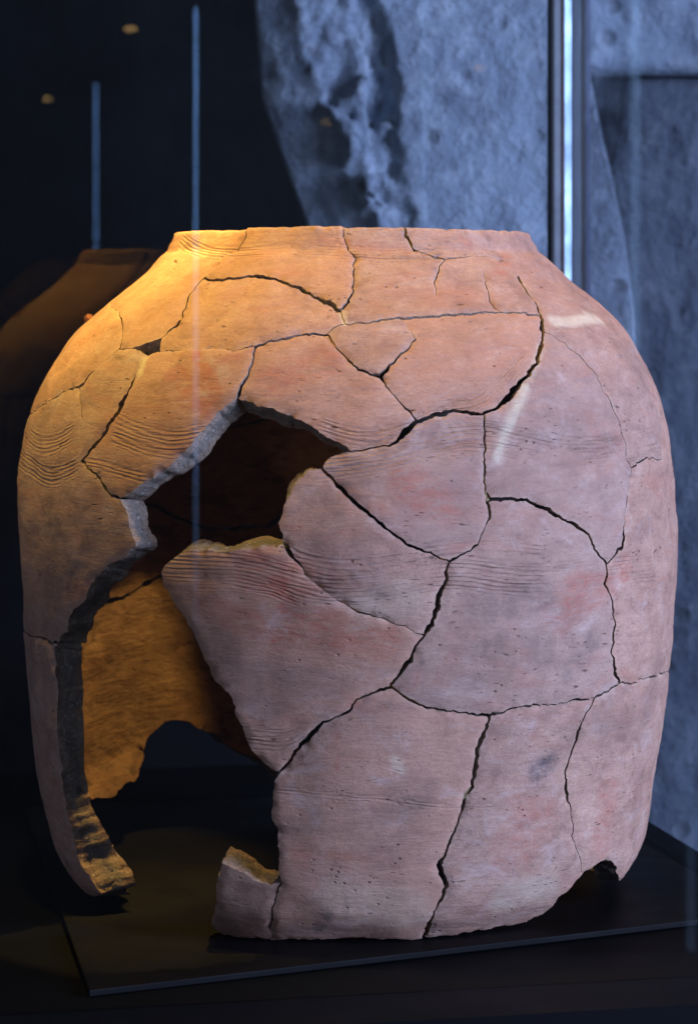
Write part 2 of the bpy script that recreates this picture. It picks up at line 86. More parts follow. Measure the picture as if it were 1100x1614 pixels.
MARKS=[('pale',9,0.8,[(0.5521,814.513),(0.4819,763.562),(0.4299,712.8373)]),('pale',5,0.5,[(0.6651,881.2814),(0.5737,824.1328)]),('pale',12,0.9,[(0.7913,927.707),(0.9012,930.0846),(1.0584,935.14),(1.1608,934.8708)]),('pale',15,0.8,[(1.0795,940.7041),(1.1462,934.9103)]),('pale',6,0.8,[(-0.699,858.2331),(-0.6973,833.1218)]),('pale',5,0.7,[(-0.0348,950.0593),(-0.0244,930.1111)]),('pale',7,0.5,[(0.1282,297.1607),(0.1511,278.886)]),('pale',3,0.8,[(0.3478,237.9928),(0.3546,231.3496)]),('pale',5,0.5,[(-0.1657,611.7962),(-0.1834,592.4252)]),('dark',18,1.0,[(0.5856,262.9096),(0.635,272.3745)]),('dark',6,0.7,[(0.5591,259.6093),(0.5803,265.943)]),('dark',10,0.8,[(-0.1061,26.2061),(-0.0687,68.6132)]),('dark',5,0.7,[(0.0527,533.7199),(0.0949,524.7447)]),('dark',3,1,[(0.1953,435.0035),(0.2078,433.0321)]),('dark',4,0.5,[(-0.0083,99.7019),(-0.0115,43.5249)]),('dark',3,0.8,[(-0.0286,1072.9543),(0.0472,1074.2378)]),('dark',4,0.6,[(-1.079,1100.4175),(-0.9569,1099.5936)]),('dark',22,0.45,[(0.6741,402.5857),(0.7557,444.8172)]),('dark',30,0.35,[(0.3332,459.398),(0.5541,434.8638)]),('dark',35,0.3,[(-0.39,467.017),(-0.3008,415.2279)]),('dark',10,0.35,[(0.1582,368.4826),(0.0352,369.4154)]),('dark',40,0.35,[(-0.9692,537.0514),(-1.0375,458.6003)]),('dark',25,0.3,[(0.1022,26.2919),(-0.3822,5.1585)]),('dark',26,0.6,[(-1.0289,627.8705),(-0.9296,566.5081)]),('dark',16,0.6,[(-0.7759,608.5581),(-0.9038,512.0693)]),('red',18,0.9,[(-0.1857,532.8136),(-0.1366,484.6918),(-0.1902,461.8656)]),('red',10,0.8,[(-0.4321,835.1231),(-0.3862,806.207),(-0.499,865.8597)]),('red',8,0.6,[(-0.4017,855.7881),(-0.3046,871.9525)]),('red',16,0.6,[(0.5701,488.7282),(0.6278,468.529)]),('red',12,0.6,[(0.6586,530.9223),(0.7853,535.4199)]),('red',8,0.7,[(0.6002,1107.3127),(0.6261,1096.5296)]),('red',10,0.5,[(0.8637,1079.528),(0.6471,1022.9039)]),('red',34,0.6,[(-0.2545,558.3621),(-0.1333,546.4661)]),('red',14,0.4,[(-0.1438,155.637),(-0.1336,146.4232)]),('red',4,0.6,[(-0.0298,338.1424),(-0.0308,279.878)]),('red',10,0.5,[(0.0178,369.4542),(0.0877,369.1433)]),('red',10,0.4,[(-0.061,1100.603),(0.2532,1083.2408)]),('red',30,0.7,[(-0.0852,480.6417),(0.0852,462.8396)]),('red',24,0.6,[(-0.386,502.914),(-0.2594,483.1474)]),('red',30,0.6,[(0.1616,681.7606),(0.2654,645.8879)]),('red',30,0.5,[(-0.0605,867.1177),(-0.2255,826.1861)]),('red',40,0.45,[(0.4929,153.4342),(0.6017,185.1005)]),('red',26,0.6,[(0.6602,494.6139),(0.8898,540.4335)]),('red',30,0.5,[(0.9051,212.1329),(0.9028,135.6938)]),('red',20,0.7,[(-0.5551,834.3012),(-0.4092,787.276)]),('dark',30,0.4,[(0.3505,503.6764),(0.5473,516.4863)]),('dark',40,0.35,[(0.1865,246.577),(0.0971,174.7567)]),('pale',30,0.25,[(0.0519,507.3123),(0.1548,524.3234)]),('pale',40,0.25,[(-0.0185,89.7316),(0.1762,66.8477)]),('pale',30,0.3,[(0.6566,85.3661),(0.514,74.0223)]),('dark',24,0.45,[(-0.2291,362.8972),(-0.3569,413.9137)])]

PROFILE = np.array(PROFILE)
PV, PZ, PR, PC = PROFILE.T
VMAX = PV[-1]
_t = np.gradient(PZ, PV), np.gradient(PR, PV)
_l = np.hypot(*_t)
PNR, PNZ = _t[0]/_l, -_t[1]/_l          # outward normal of the profile: radial, vertical
WALL = 40.0
rad = lambda v: np.interp(v, PV, PR)

def fnoise(P, f, seed=0.0):
    return np.array([noise.noise(Vector((p[0]*f+seed, p[1]*f-seed, p[2]*f+seed*.7))) for p in P])

def place(th, v, off):
    r = np.interp(v, PV, PR) + off*np.interp(v, PV, PNR)
    z = np.interp(v, PV, PZ) + off*np.interp(v, PV, PNZ)
    c = np.interp(v, PV, PC)
    return np.stack([c + r*np.sin(th), -r*np.cos(th), z], 1)

# ------------------------------------------------------------------ material helpers
class NT:
    def __init__(self, name):
        self.m = bpy.data.materials.new(name)
        self.m.use_nodes = True
        self.t = self.m.node_tree
        self.t.nodes.clear()
        self.out = self.t.nodes.new('ShaderNodeOutputMaterial')
    def n(self, kind, **inp):
        nd = self.t.nodes.new('ShaderNode'+kind)
        for k, v in inp.items():
            if k.startswith('_'):
                setattr(nd, k[1:], v)
            else:
                key = int(k[1:]) if k[0] == 'i' and k[1:].isdigit() else k.replace('__', ' ')
                s = nd.inputs[key]
                if isinstance(v, bpy.types.NodeSocket):
                    self.t.links.new(v, s)
                else:
                    s.default_value = v
        return nd
    def math(self, op, a, b=0.0, c=None, clamp=False):
        kw = dict(i0=a, i1=b)
        if c is not None:
            kw['i2'] = c
        return self.n('Math', _operation=op, _use_clamp=clamp, **kw).outputs[0]
    def mix(self, f, a, b, mode='MIX'):
        nd = self.t.nodes.new('ShaderNodeMix')
        nd.data_type = 'RGBA'
        nd.blend_type = mode
        nd.clamp_factor = True
        for s, v in ((nd.inputs[0], f), (nd.inputs[6], a), (nd.inputs[7], b)):
            if isinstance(v, bpy.types.NodeSocket):
                self.t.links.new(v, s)
            else:
                s.default_value = v if not isinstance(v, tuple) else (*v, 1)
        return nd.outputs[2]
    def ramp(self, v, a, b, lo=0.0, hi=1.0):
        nd = self.n('MapRange', i0=v, i1=a, i2=b, i3=lo, i4=hi)
        nd.clamp = True
        return nd.outputs[0]
    def attr(self, name):
        return self.n('Attribute', _attribute_name=name).outputs['Fac']
    def coord(self, scale=(1, 1, 1), rot=(0, 0, 0), loc=(0, 0, 0)):
        if not hasattr(self, 'tc'):
            self.tc = self.n('TexCoord').outputs['Object']
        return self.n('Mapping', Vector=self.tc, Scale=scale, Rotation=rot, Location=loc).outputs[0]
    def noise(self, vec, scale, detail=4, rough=.55, dist=0.0):
        return self.n('TexNoise', Vector=vec, Scale=scale, Detail=detail, Roughness=rough, Distortion=dist).outputs[0]
    def vor(self, vec, scale, feature='F1'):
        return self.n('TexVoronoi', Vector=vec, Scale=scale, _feature=feature).outputs[0]
    def bump(self, h, dist, strength=1.0, normal=None):
        kw = dict(Height=h, Distance=dist, Strength=strength)
        if normal is not None:
            kw['Normal'] = normal
        return self.n('Bump', **kw).outputs[0]
    def surf(self, **inp):
        b = self.n('BsdfPrincipled', **inp)
        self.t.links.new(b.outputs[0], self.out.inputs[0])
        return self.m

def plain(name, color, rough, metal=0.0, spec=.5, nscale=40, bump=0.0, var=.35, coat=0.0):
    N = NT(name)
    a = N.noise(N.coord(), nscale, 6, .65)
    dark = tuple(c*(1-var) for c in color)
    c = N.mix(N.ramp(a, .35, .65), color, dark)
    kw = dict(Base__Color=c, Metallic=metal, Specular__IOR__Level=spec,
              Roughness=N.ramp(N.noise(N.coord(), nscale*.4, 5, .6), .3, .7, rough*.8, min(1, rough*1.2)))
    if bump:
        kw['Normal'] = N.bump(a, bump)
    return N.surf(**kw)

def clay_material(name, inner=False):
    N = NT(name)
    g = N.coord()
    flat = N.coord(scale=(1, 1, 5.5))
    streak = N.coord(scale=(1, 1, 9))
    big = N.noise(g, 9, 8, .68, .8)
    mid = N.noise(flat, 24, 8, .70, .6)
    blot = N.noise(N.coord(scale=(1, 1, 1.5), loc=(6, 2, 4)), 42, 9, .74, .4)
    fine = N.noise(N.coord(scale=(1, 1, 2.4)), 210, 6, .72)
    grit = N.noise(g, 700, 3, .8)
    line = N.noise(streak, 38, 5, .6, .3)
    c = N.mix(N.ramp(big, .36, .66), (.47, .255, .175), (.60, .36, .26))
    c = N.mix(N.ramp(mid, .44, .70, 0, .7), c, (.35, .20, .155))
    c = N.mix(N.ramp(blot, .36, .49, .75, 0), c, (.235, .115, .085))
    c = N.mix(N.ramp(blot, .52, .66, 0, .6), c, (.70, .45, .34))
    c = N.mix(N.ramp(grit, .42, .62, .0, .5), c, (.25, .14, .11))
    rnd = N.n('ObjectInfo').outputs['Random']
    c = N.mix(N.ramp(rnd, 0, .5, .55, 0), c, (.38, .26, .225))
    c = N.mix(N.ramp(rnd, .5, 1, 0, .5), c, (.56, .29, .19))
    # pale lime bloom and red firing stains
    bl = N.noise(N.coord(scale=(1, 1, 1.6), loc=(3, 1, 2)), 26, 8, .72, .8)
    c = N.mix(N.ramp(bl, .54, .72, 0, .55), c, (.62, .47, .43))
    rd = N.noise(N.coord(scale=(1, 1, 2.6), loc=(7, 3, 5)), 11, 6, .65, 1.2)
    c = N.mix(N.ramp(rd, .53, .70, 0, .5), c, (.46, .18, .115))
    dk = N.noise(N.coord(scale=(1, 1, 2.0), loc=(1, 9, 5)), 8, 7, .68, .9)
    c = N.mix(N.ramp(dk, .53, .68, 0, .55), c, (.21, .125, .10))
    c = N.mix(N.ramp(fine, .32, .72, .0, .38), c, (.27, .15, .11))
    c = N.mix(N.ramp(line, .55, .78, 0, .16), c, (.24, .13, .10))
    bn = N.noise(g, 70, 4, .7)
    if not inner:
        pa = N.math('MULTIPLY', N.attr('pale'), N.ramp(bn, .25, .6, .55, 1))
        c = N.mix(N.math('MULTIPLY', pa, .6), c, (.76, .70, .52))  # pale marks: plaster traces, and glass reflections painted on the right shoulder
        ra = N.math('MULTIPLY', N.attr('red'), N.ramp(N.noise(N.coord(scale=(1, 1, 2.5)), 60, 5, .7, 1), .38, .62))
        c = N.mix(N.math('MULTIPLY', ra, .75), c, (.42, .10, .06))
        da = N.math('MULTIPLY', N.attr('dark'), N.ramp(N.noise(g, 90, 5, .7, .5), .33, .6, .1, 1))
        c = N.mix(N.math('MULTIPLY', da, .85), c, (.10, .075, .075))
    # gouges and burnt-out grains, drawn out along the wheel
    wob = N.n('TexNoise', Vector=g, Scale=14.0, Detail=2.0).outputs[1]
    vv = N.n('VectorMath', _operation='MULTIPLY_ADD', i0=wob, i1=(.05, .05, .10), i2=N.coord(scale=(1, 1, 3.6))).outputs[0]
    v1 = N.vor(vv, 46)
    gate = N.ramp(N.noise(N.coord(loc=(5, 5, 1)), 30, 2), .56, .66)
    pits = N.math('MULTIPLY', N.ramp(v1, .04, .17, 1, 0), gate)
    v2 = N.vor(N.coord(scale=(1, 1, 1.7), loc=(2, 2, 2)), 130)
    pits2 = N.math('MULTIPLY', N.ramp(v2, .10, .22, 1, 0), N.ramp(N.noise(N.coord(loc=(9, 2, 1)), 45, 2), .58, .66))
    v3 = N.vor(N.coord(scale=(1, 1, 6.5), rot=(.06, .05, 0), loc=(1, 7, 3)), 75)
    dash = N.math('MULTIPLY', N.ramp(v3, .07, .17, 1, 0), N.ramp(N.noise(N.coord(loc=(2, 8, 6)), 26, 3), .52, .66))
    pits2 = N.math('MAXIMUM', pits2, dash)
    pt = N.math('MAXIMUM', pits, N.math('MULTIPLY', pits2, .7))
    c = N.mix(N.math('MULTIPLY', pt, .75), c, (.09, .045, .035))
    h = N.math('MULTIPLY_ADD', mid, .55, N.math('MULTIPLY', fine, .22))
    h = N.math('MULTIPLY_ADD', line, .10 if not inner else .25, h)
    h = N.math('MULTIPLY_ADD', pt, -.6, h)
    h = N.math('MULTIPLY_ADD', grit, .12, h)
    h = N.math('MULTIPLY_ADD', blot, .35, h)
    nrm = N.bump(h, .0026 if not inner else .0060, .85)
    if not inner:
        tot = None
        for k in range(3):
            ph = N.attr('comb%d' % k)
            ph = N.math('ADD', ph, N.math('MULTIPLY', N.noise(streak, 26, 4), 1.7))
            s = N.math('SINE', N.math('MULTIPLY', ph, 6.2832))
            s2 = N.math('SINE', N.math('MULTIPLY', ph, 2.3))
            s = N.math('MULTIPLY_ADD', s2, .5, s)
            mk = N.math('MULTIPLY', N.attr('combm%d' % k), N.ramp(N.noise(N.coord(scale=(1, 1, 3), loc=(k, 0, 0)), 15, 5, .7), .40, .60, .05, 1))
            t = N.math('MULTIPLY', s, mk)
            tot = t if tot is None else N.math('ADD', tot, t)
        nrm = N.bump(tot, .00050, 1.0, nrm)
        c = N.mix(N.ramp(tot, -1.3, -.4, .2, 0), c, (.20, .10, .075))
    if inner:
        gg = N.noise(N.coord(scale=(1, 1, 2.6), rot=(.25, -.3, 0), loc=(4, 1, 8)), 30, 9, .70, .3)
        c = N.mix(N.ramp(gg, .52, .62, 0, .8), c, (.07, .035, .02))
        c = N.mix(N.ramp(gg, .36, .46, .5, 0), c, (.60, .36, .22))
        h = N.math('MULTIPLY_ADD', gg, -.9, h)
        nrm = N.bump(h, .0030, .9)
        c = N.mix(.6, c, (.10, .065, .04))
    # worn, paler arris next to the breaks
    if not inner:
        ew = N.math('MULTIPLY', N.ramp(N.attr('edge'), 1.5, 6, 1, 0), N.ramp(bn, .42, .62))
        c = N.mix(N.math('MULTIPLY', ew, .22), c, (.62, .46, .36))
    rough = N.ramp(mid, .3, .7, .72, .92)
    return N.surf(Base__Color=c, Roughness=rough, Normal=nrm, Specular__IOR__Level=.28)

def core_material():
    N = NT('clay_break')
    g = N.coord()
    a = N.noise(g, 60, 8, .75, .3)
    b = N.noise(g, 330, 5, .75)
    k = N.math('ADD', N.attr('core'), N.math('MULTIPLY', N.math('SUBTRACT', a, .5), 1.6))
    c = N.mix(N.ramp(a, .38, .62), (.48, .36, .27), (.36, .25, .19))
    c = N.mix(N.ramp(k, .55, .95, 0, .75), c, (.27, .245, .22))
    c = N.mix(N.ramp(b, .50, .66, 0, .6), c, (.12, .09, .075))
    grit = N.vor(g, 210)
    c = N.mix(N.ramp(grit, .16, .24, .55, 0), c, (.70, .64, .56))
    h = N.math('MULTIPLY_ADD', b, .35, a)
    h = N.math('MULTIPLY_ADD', N.noise(g, 130, 6, .8), .5, h)
    return N.surf(Base__Color=c, Roughness=.95, Normal=N.bump(h, .006, 1.0), Specular__IOR__Level=.12)

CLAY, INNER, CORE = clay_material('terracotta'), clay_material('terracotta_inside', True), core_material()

# ------------------------------------------------------------------ crack network -> sherd outlines
KEY = lambda p: (round(p[0], 4), round(p[1], 1))
pos, ewid, nbr = {}, {}, {}

def add_edge(a, b, w):
    if a == b or (a, b) in ewid:
        return
    ewid[(a, b)] = ewid[(b, a)] = w
    nbr.setdefault(a, []).append(b)
    nbr.setdefault(b, []).append(a)

STEP = 3.6
for row in CRACKS:
    for (t0, v0, w0), (t1, v1, w1) in zip(row, row[1:]):
        a, b = KEY((t0, v0)), KEY((t1, v1))
        rr = float(rad((v0+v1)/2))
        L = math.hypot((t1-t0)*rr, v1-v0)
        n = max(1, round(L/STEP))
        prev = a
        for i in range(1, n+1):
            f = i/n
            q = b if i == n else (round(t0+(t1-t0)*f, 6), round(v0+(v1-v0)*f, 4))
            w = w0+(w1-w0)*(f-.5/n)
            add_edge(prev, q, w)
            prev = q

def jittered(k):
    t, v = k
    if abs(t) > 3.1:
        return t, v
    r = float(rad(v))
    p = Vector((500*math.sin(t), -500*math.cos(t), v))
    d = noise.noise_vector(p*.33)*.9 + noise.noise_vector(p*.15)*2.0 + noise.noise_vector(p*.05+Vector((9, 9, 9)))*3.0
    dt, dv = d.x/r, d.y
    if v > VMAX-3:
        n = noise.noise(p*.03)
        return t+dt*.5, v-abs(d.y)*.25-max(0, n)*3
    if v < 4:
        return t+dt*.5, v+abs(dv)*.9
    return t+dt, max(0, v+dv)
pos = {k: jittered(k) for k in nbr}

order = {}
for a, ns in nbr.items():
    r = float(rad(pos[a][1]))
    order[a] = sorted(ns, key=lambda b: math.atan2(pos[b][1]-pos[a][1], (pos[b][0]-pos[a][0])*r))
nxt = {}
for a in nbr:
    for b in nbr[a]:
        o = order[b]
        i = o.index(a)
        nxt[(a, b)] = (b, o[(i-1) % len(o)])      # turn right at b: faces come out counter-clockwise
seen, loops = set(), []
for e in list(ewid):
    if e in seen:
        continue
    lp, x = [], e
    while x not in seen:
        seen.add(x)
        lp.append(x[0])
        x = nxt[x]
    loops.append(lp)

def area(P):
    x, y = P[:, 0], P[:, 1]
    return .5*np.sum(x*np.roll(y, -1)-np.roll(x, -1)*y)

def inside(P, q):
    x, y = P[:, 0], P[:, 1]
    x2, y2 = np.roll(x, -1), np.roll(y, -1)
    q = np.atleast_2d(q)
    res = np.zeros(len(q), bool)
    for a, b, c_, d in zip(x, y, x2, y2):
        if b == d:
            continue
        m = ((b > q[:, 1]) != (d > q[:, 1])) & (q[:, 0] < (c_-a)*(q[:, 1]-b)/(d-b)+a)
        res ^= m
    return res

# ------------------------------------------------------------------ comb strokes and marks, per vertex
def smooth_line(pts):
    P = np.array(sorted(pts))
    t = np.linspace(P[0, 0], P[-1, 0], 120)
    v = np.interp(t, P[:, 0], P[:, 1])
    k = 9
    pad = np.concatenate([2*v[0]-v[k:0:-1], v, 2*v[-1]-v[-2:-k-2:-1]])
    return t, np.convolve(pad, np.ones(2*k+1)/(2*k+1), 'same')[k:-k]
STROKES = [(w, s, *smooth_line(p)) for w, s, p in COMBS]
for t0, t1, vb, ph in ((1.35, 3.1, 690, 0), (-3.1, -1.35, 700, 2), (1.4, 3.1, 480, 1), (-3.1, -1.4, 480, 3)):
    tt = np.linspace(t0, t1, 200)
    STROKES.append((46, 6, tt, vb+16*np.sin(tt*7+ph)))

def comb_attrs(th, v):
    ph = np.zeros((3, len(th)))
    mk = np.zeros((3, len(th)))
    for i, (w, s, lt, lv) in enumerate(STROKES):
        k = i % 3
        d = v-np.interp(th, lt, lv)
        e = np.minimum(th-lt[0], lt[-1]-th)*500
        m = np.clip((w/2-np.abs(d))/4+.5, 0, 1)*np.clip(e/12, 0, 1)
        u = m > mk[k]
        ph[k][u] = (d/s)[u]
        mk[k][u] = m[u]
        u2 = (mk[k] == 0) & (np.abs(d) < w) & (e > -20)
        ph[k][u2] = (d/s)[u2]
    return ph, mk

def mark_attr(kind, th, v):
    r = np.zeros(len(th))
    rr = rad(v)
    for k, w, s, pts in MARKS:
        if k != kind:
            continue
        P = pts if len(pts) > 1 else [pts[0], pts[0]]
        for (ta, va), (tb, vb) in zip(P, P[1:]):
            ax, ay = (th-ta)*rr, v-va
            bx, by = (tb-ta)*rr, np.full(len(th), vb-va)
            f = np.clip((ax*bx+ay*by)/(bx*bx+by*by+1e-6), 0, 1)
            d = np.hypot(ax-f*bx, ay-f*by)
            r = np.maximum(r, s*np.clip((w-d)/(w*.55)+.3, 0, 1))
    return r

# ------------------------------------------------------------------ objects
def tag(o, label=None, cat=None, group=None, kind=None):
    for k, v in (('label', label), ('category', cat), ('group', group), ('kind', kind)):
        if v:
            o[k] = v
    return o

def empty(name, loc=(0, 0, 0)):
    o = bpy.data.objects.new(name, None)
    o.empty_display_size = .05
    col.objects.link(o)
    o.location = Vector(loc)*U
    return o

def mesh_obj(name, V, F, mats, parent=None, midx=None, smooth=None, attrs=None):
    me = bpy.data.meshes.new(name)
    me.from_pydata([tuple(p) for p in V], [], [tuple(int(i) for i in f) for f in F])
    for m in mats:
        me.materials.append(m)
    if midx is not None:
        me.polygons.foreach_set('material_index', np.array(midx, dtype=np.int32))
    if smooth is not None:
        me.polygons.foreach_set('use_smooth', np.array(smooth, dtype=bool))
    for k, a in (attrs or {}).items():
        at = me.attributes.new(k, 'FLOAT', 'POINT')
        at.data.foreach_set('value', np.asarray(a, dtype=np.float32))
    me.update()
    o = bpy.data.objects.new(name, me)
    col.objects.link(o)
    if parent is not None:
        o.parent = parent
    return o

jar = empty('clay_jar')
tag(jar, 'large broken terracotta storage jar rebuilt from cracked sherds, holes at its left', 'jar')

def build_sherd(loop, idx):
    n = len(loop)
    P = np.array([pos[k] for k in loop])
    rr = rad(P[:, 1])
    wid = np.array([ewid[(loop[i], loop[(i+1) % n])] for i in range(n)])
    crk = np.clip(wid, 0, None)
    nz = np.array([noise.noise(Vector((p[0]*500*.035, p[1]*.035, 4.2))) for p in P])
    nf = np.array([noise.noise(Vector((p[0]*500*.15, p[1]*.15, idx*3.1))) for p in P])
    wv = .5*(crk+np.roll(crk, 1))
    # a dangling crack closes to nothing at its tip
    for i in range(n):
        if loop[(i-1) % n] == loop[(i+1) % n]:
            wv[i] = 0
    half = .42*wv*np.clip(.97+1.0*nz+.7*nf, .6, 2.3)
    a, b = np.roll(P, 1, 0), np.roll(P, -1, 0)
    def unit(d):
        d = d*np.stack([rr, np.ones(n)], 1)
        return d/np.maximum(np.hypot(d[:, 0], d[:, 1]), 1e-9)[:, None]
    t1, t2 = unit(P-a), unit(b-P)
    n1, n2 = np.stack([-t1[:, 1], t1[:, 0]], 1), np.stack([-t2[:, 1], t2[:, 0]], 1)
    nn = n1+n2
    ln = np.hypot(nn[:, 0], nn[:, 1])
    ok = ln > .2
    nn[ok] /= ln[ok][:, None]
    nn[~ok] = 0
    miter = 1/np.clip((nn*n1).sum(1), .6, 1)
    Q = P + nn*(half*miter)[:, None]/np.stack([rr, np.ones(n)], 1)
    Q[:, 1] = np.clip(Q[:, 1], 0, VMAX)
    # interior points
    S = 480.0
    QS = Q*np.array([S, 1])
    lo, hi = QS.min(0), QS.max(0)
    thm = abs(Q[:, 0]).min()
    sp = 7.0 if thm < 1.5 else 13.0
    gx, gy = np.meshgrid(np.arange(lo[0], hi[0], sp), np.arange(lo[1], hi[1], sp*.87))
    gx[1::2] += sp/2
    G = np.stack([gx.ravel(), gy.ravel()], 1)
    rs = np.random.RandomState(idx)
    G += rs.uniform(-.22, .22, G.shape)*sp
    G = G[inside(QS, G)] if len(G) else G
    dmin = np.full(len(G), 1e9)
    for q in QS:
        dmin = np.minimum(dmin, np.hypot(G[:, 0]-q[0], G[:, 1]-q[1]))
    keep = dmin > sp*.62
    G, dmin = G[keep], dmin[keep]
    allp = np.concatenate([QS, G])
    r = delaunay_2d_cdt([Vector(p) for p in allp], [], [list(range(n))], 1, 1e-5, True)
    V2 = np.array([(p.x, p.y) for p in r[0]])
    T = [t for t in r[2] if len(t) == 3]
    T = np.array(T)
    # orient ccw
    A, B, D = V2[T[:, 0]], V2[T[:, 1]], V2[T[:, 2]]
    cr = (B[:, 0]-A[:, 0])*(D[:, 1]-A[:, 1])-(B[:, 1]-A[:, 1])*(D[:, 0]-A[:, 0])
    T[cr < 0] = T[cr < 0][:, ::-1]
    cen = V2[T].mean(1)
    ok = (np.abs(cr) > 1e-4) & inside(QS, cen)
    T = T[ok]
    used = np.unique(T)
    remap = -np.ones(len(V2), int)
    remap[used] = np.arange(len(used))
    T = remap[T]
    V2 = V2[used]
    orig = r[3]
    bev = np.zeros(len(V2))
    bdir = np.zeros((len(V2), 2))
    wh = .5*(wid+np.roll(wid, 1))
    for j, u in enumerate(used):
        o = [i for i in orig[u] if i < n]
        if o:
            i = o[0]
            if wh[i] > .1:
                bev[j] = 2.5+2.5*nz[i]
            else:
                bev[j] = -(7+12*noise.noise(Vector((P[i, 0]*500*.02, P[i, 1]*.02, 8))) - min(0, wh[i]))
                if P[i, 1] > VMAX-8 or P[i, 1] < 8:
                    bev[j] = 0
            bdir[j] = nn[i]
    th, v = V2[:, 0]/S, V2[:, 1]
    dist = np.full(len(V2), 1e9)
    for q in QS:
        dist = np.minimum(dist, np.hypot(V2[:, 0]-q[0], V2[:, 1]-q[1]))
    base = place(th, v, 0)
    lowf = fnoise(base, .006, 3)*7+fnoise(base, .02, 7)*2.2+fnoise(base*np.array([1, 1, 4]), .03, 5)*.7
    dr, tu, tv = rs.uniform(-2.8, 2.8), rs.uniform(-.006, .006), rs.uniform(-.006, .006)
    tilt = dr + (V2[:, 0]-V2[:, 0].mean())*tu*.8+(v-v.mean())*tv
    tilt = np.clip(tilt, -4, 4)
    lip = -1*np.exp(-((v-(VMAX-13))/9)**2)-3*np.exp(-((v-(VMAX-36))/7)**2)-3*np.clip((v-VMAX+4)/4, 0, 1)
    tilt = tilt+lip
    rise = rs.uniform(-3.5, 1.0)*np.clip((v-VMAX+60)/60, 0, 1)
    ph, mk = comb_attrs(th, v)
    ridge = sum(mk)*1.0
    chip = np.clip(1-dist/3.0, 0, 1)*(1.1+5*np.clip(fnoise(base, .07, 2), 0, 1))+np.clip(1-dist/10, 0, 1)*3*np.clip(fnoise(base, .045, 6)-.15, 0, 1)
    outer = place(th, v, lowf+tilt-chip-ridge)
    r_i = rad(v)
    th_i, v_i = th+bdir[:, 0]*bev/r_i, v+bdir[:, 1]*bev
    v_i = np.clip(v_i, 0, VMAX)
    thick = (WALL+30*np.clip((-.75-th)*6, 0, 1)*np.clip((170-v)/110, 0, 1))*(1-.25*np.clip((v-VMAX+60)/60, 0, 1))
    inn = place(th_i, v_i, lowf+tilt-thick+fnoise(base, .015, 11)*5+fnoise(base*np.array([1, 1, 3]), .05, 12)*1.2)
    outer[:, 2] += rise
    inn[:, 2] += rise
    # towards the foot the wall is cut level rather than square to its slope
    inn[:, 2] += thick*np.interp(v, PV, PNZ)*(1-np.clip(v/170, 0, 1))
    nv = len(V2)
    # boundary edges
    ed = {}
    for t in T:
        for x, y in ((t[0], t[1]), (t[1], t[2]), (t[2], t[0])):
            ed[(x, y)] = 1
    bd = [(x, y) for (x, y) in ed if (y, x) not in ed]
    bv = sorted({x for e in bd for x in e})
    K = 8
    bi = {x: i for i, x in enumerate(bv)}
    rows = []
    ob, ib = outer[bv], inn[bv]
    hole = np.array([1.0 if bev[x] < -.01 else .35 for x in bv])
    for k in range(K+1):
        f = k/K
        Pk = ob*(1-f)+ib*f
        if 0 < k < K:
            d = np.array([noise.noise_vector(Vector(p)*.05)*3.2+noise.noise_vector(Vector(p)*.16)*2.2 for p in Pk])
            Pk = Pk+d*(hole*math.sin(math.pi*f)**.6)[:, None]
        rows.append(Pk)
    V = np.concatenate([outer, inn]+rows)
    F = [tuple(t) for t in T]
    F += [(t[2]+nv, t[1]+nv, t[0]+nv) for t in T]
    base_i = 2*nv
    nb = len(bv)
    for x, y in bd:
        i, j = bi[x], bi[y]
        for k in range(K):
            p0, p1 = base_i+k*nb, base_i+(k+1)*nb
            F.append((p0+j, p0+i, p1+i, p1+j))
    nT = len(T)
    rimmed = np.array([v[x] > VMAX-8 for x in bv])
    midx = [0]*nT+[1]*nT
    for x, y in bd:
        midx += [0 if (rimmed[bi[x]] and rimmed[bi[y]]) else 2]*K
    smooth = [True]*len(F)
    tot = len(V)
    def full(a):
        z = np.zeros(tot)
        z[:nv] = a
        return z
    edge = np.full(tot, 20.0)
    edge[:nv] = dist
    at = {'edge': edge}
    core = np.zeros(tot)
    for k in range(K+1):
        core[2*nv+k*nb:2*nv+(k+1)*nb] = math.sin(math.pi*k/K)
    at['core'] = core
    for k in range(3):
        at['comb%d' % k] = full(ph[k])
        at['combm%d' % k] = full(mk[k])
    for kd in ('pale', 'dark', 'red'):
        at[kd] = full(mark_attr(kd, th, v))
    return mesh_obj('sherd', V*U, F, [CLAY, INNER, CORE], jar, midx, smooth, at)

cnt = 0
for lp in loops:
    P = np.array([pos[k] for k in lp])*np.array([480, 1])
    ar = area(P)
    if ar <= 30:
        continue
    if inside(P, np.array([[GAP[0]*480, GAP[1]]]))[0] and ar < 5000:
        continue
    cnt += 1
    print('sherd', cnt, len(lp), round(ar))
    build_sherd(lp, cnt)

# a crumb of red clay stuck to the left shoulder
V, F = [], []
c0 = place(np.array([NUB[0]]), np.array([NUB[1]]), -1)[0]
for i in range(7):
    for j in range(10):
        a, b = math.pi*i/6, math.tau*j/10
        d = Vector((math.sin(a)*math.cos(b), math.sin(a)*math.sin(b), math.cos(a)))
        V.append(Vector(c0)+d*(7.5+7*noise.noise(d*2.3+Vector((3, 1, 2))))*(1 if i % 6 else .9))
for i in range(6):
    for j in range(10):
        F.append((i*10+j, (i+1)*10+j, (i+1)*10+(j+1) % 10, i*10+(j+1) % 10))
crumb = mesh_obj('clay_crumb', np.array(V)*U, F, [plain('red_clay', (.22, .08, .05), .95, spec=.2, nscale=200)], jar, None, [True]*len(F))

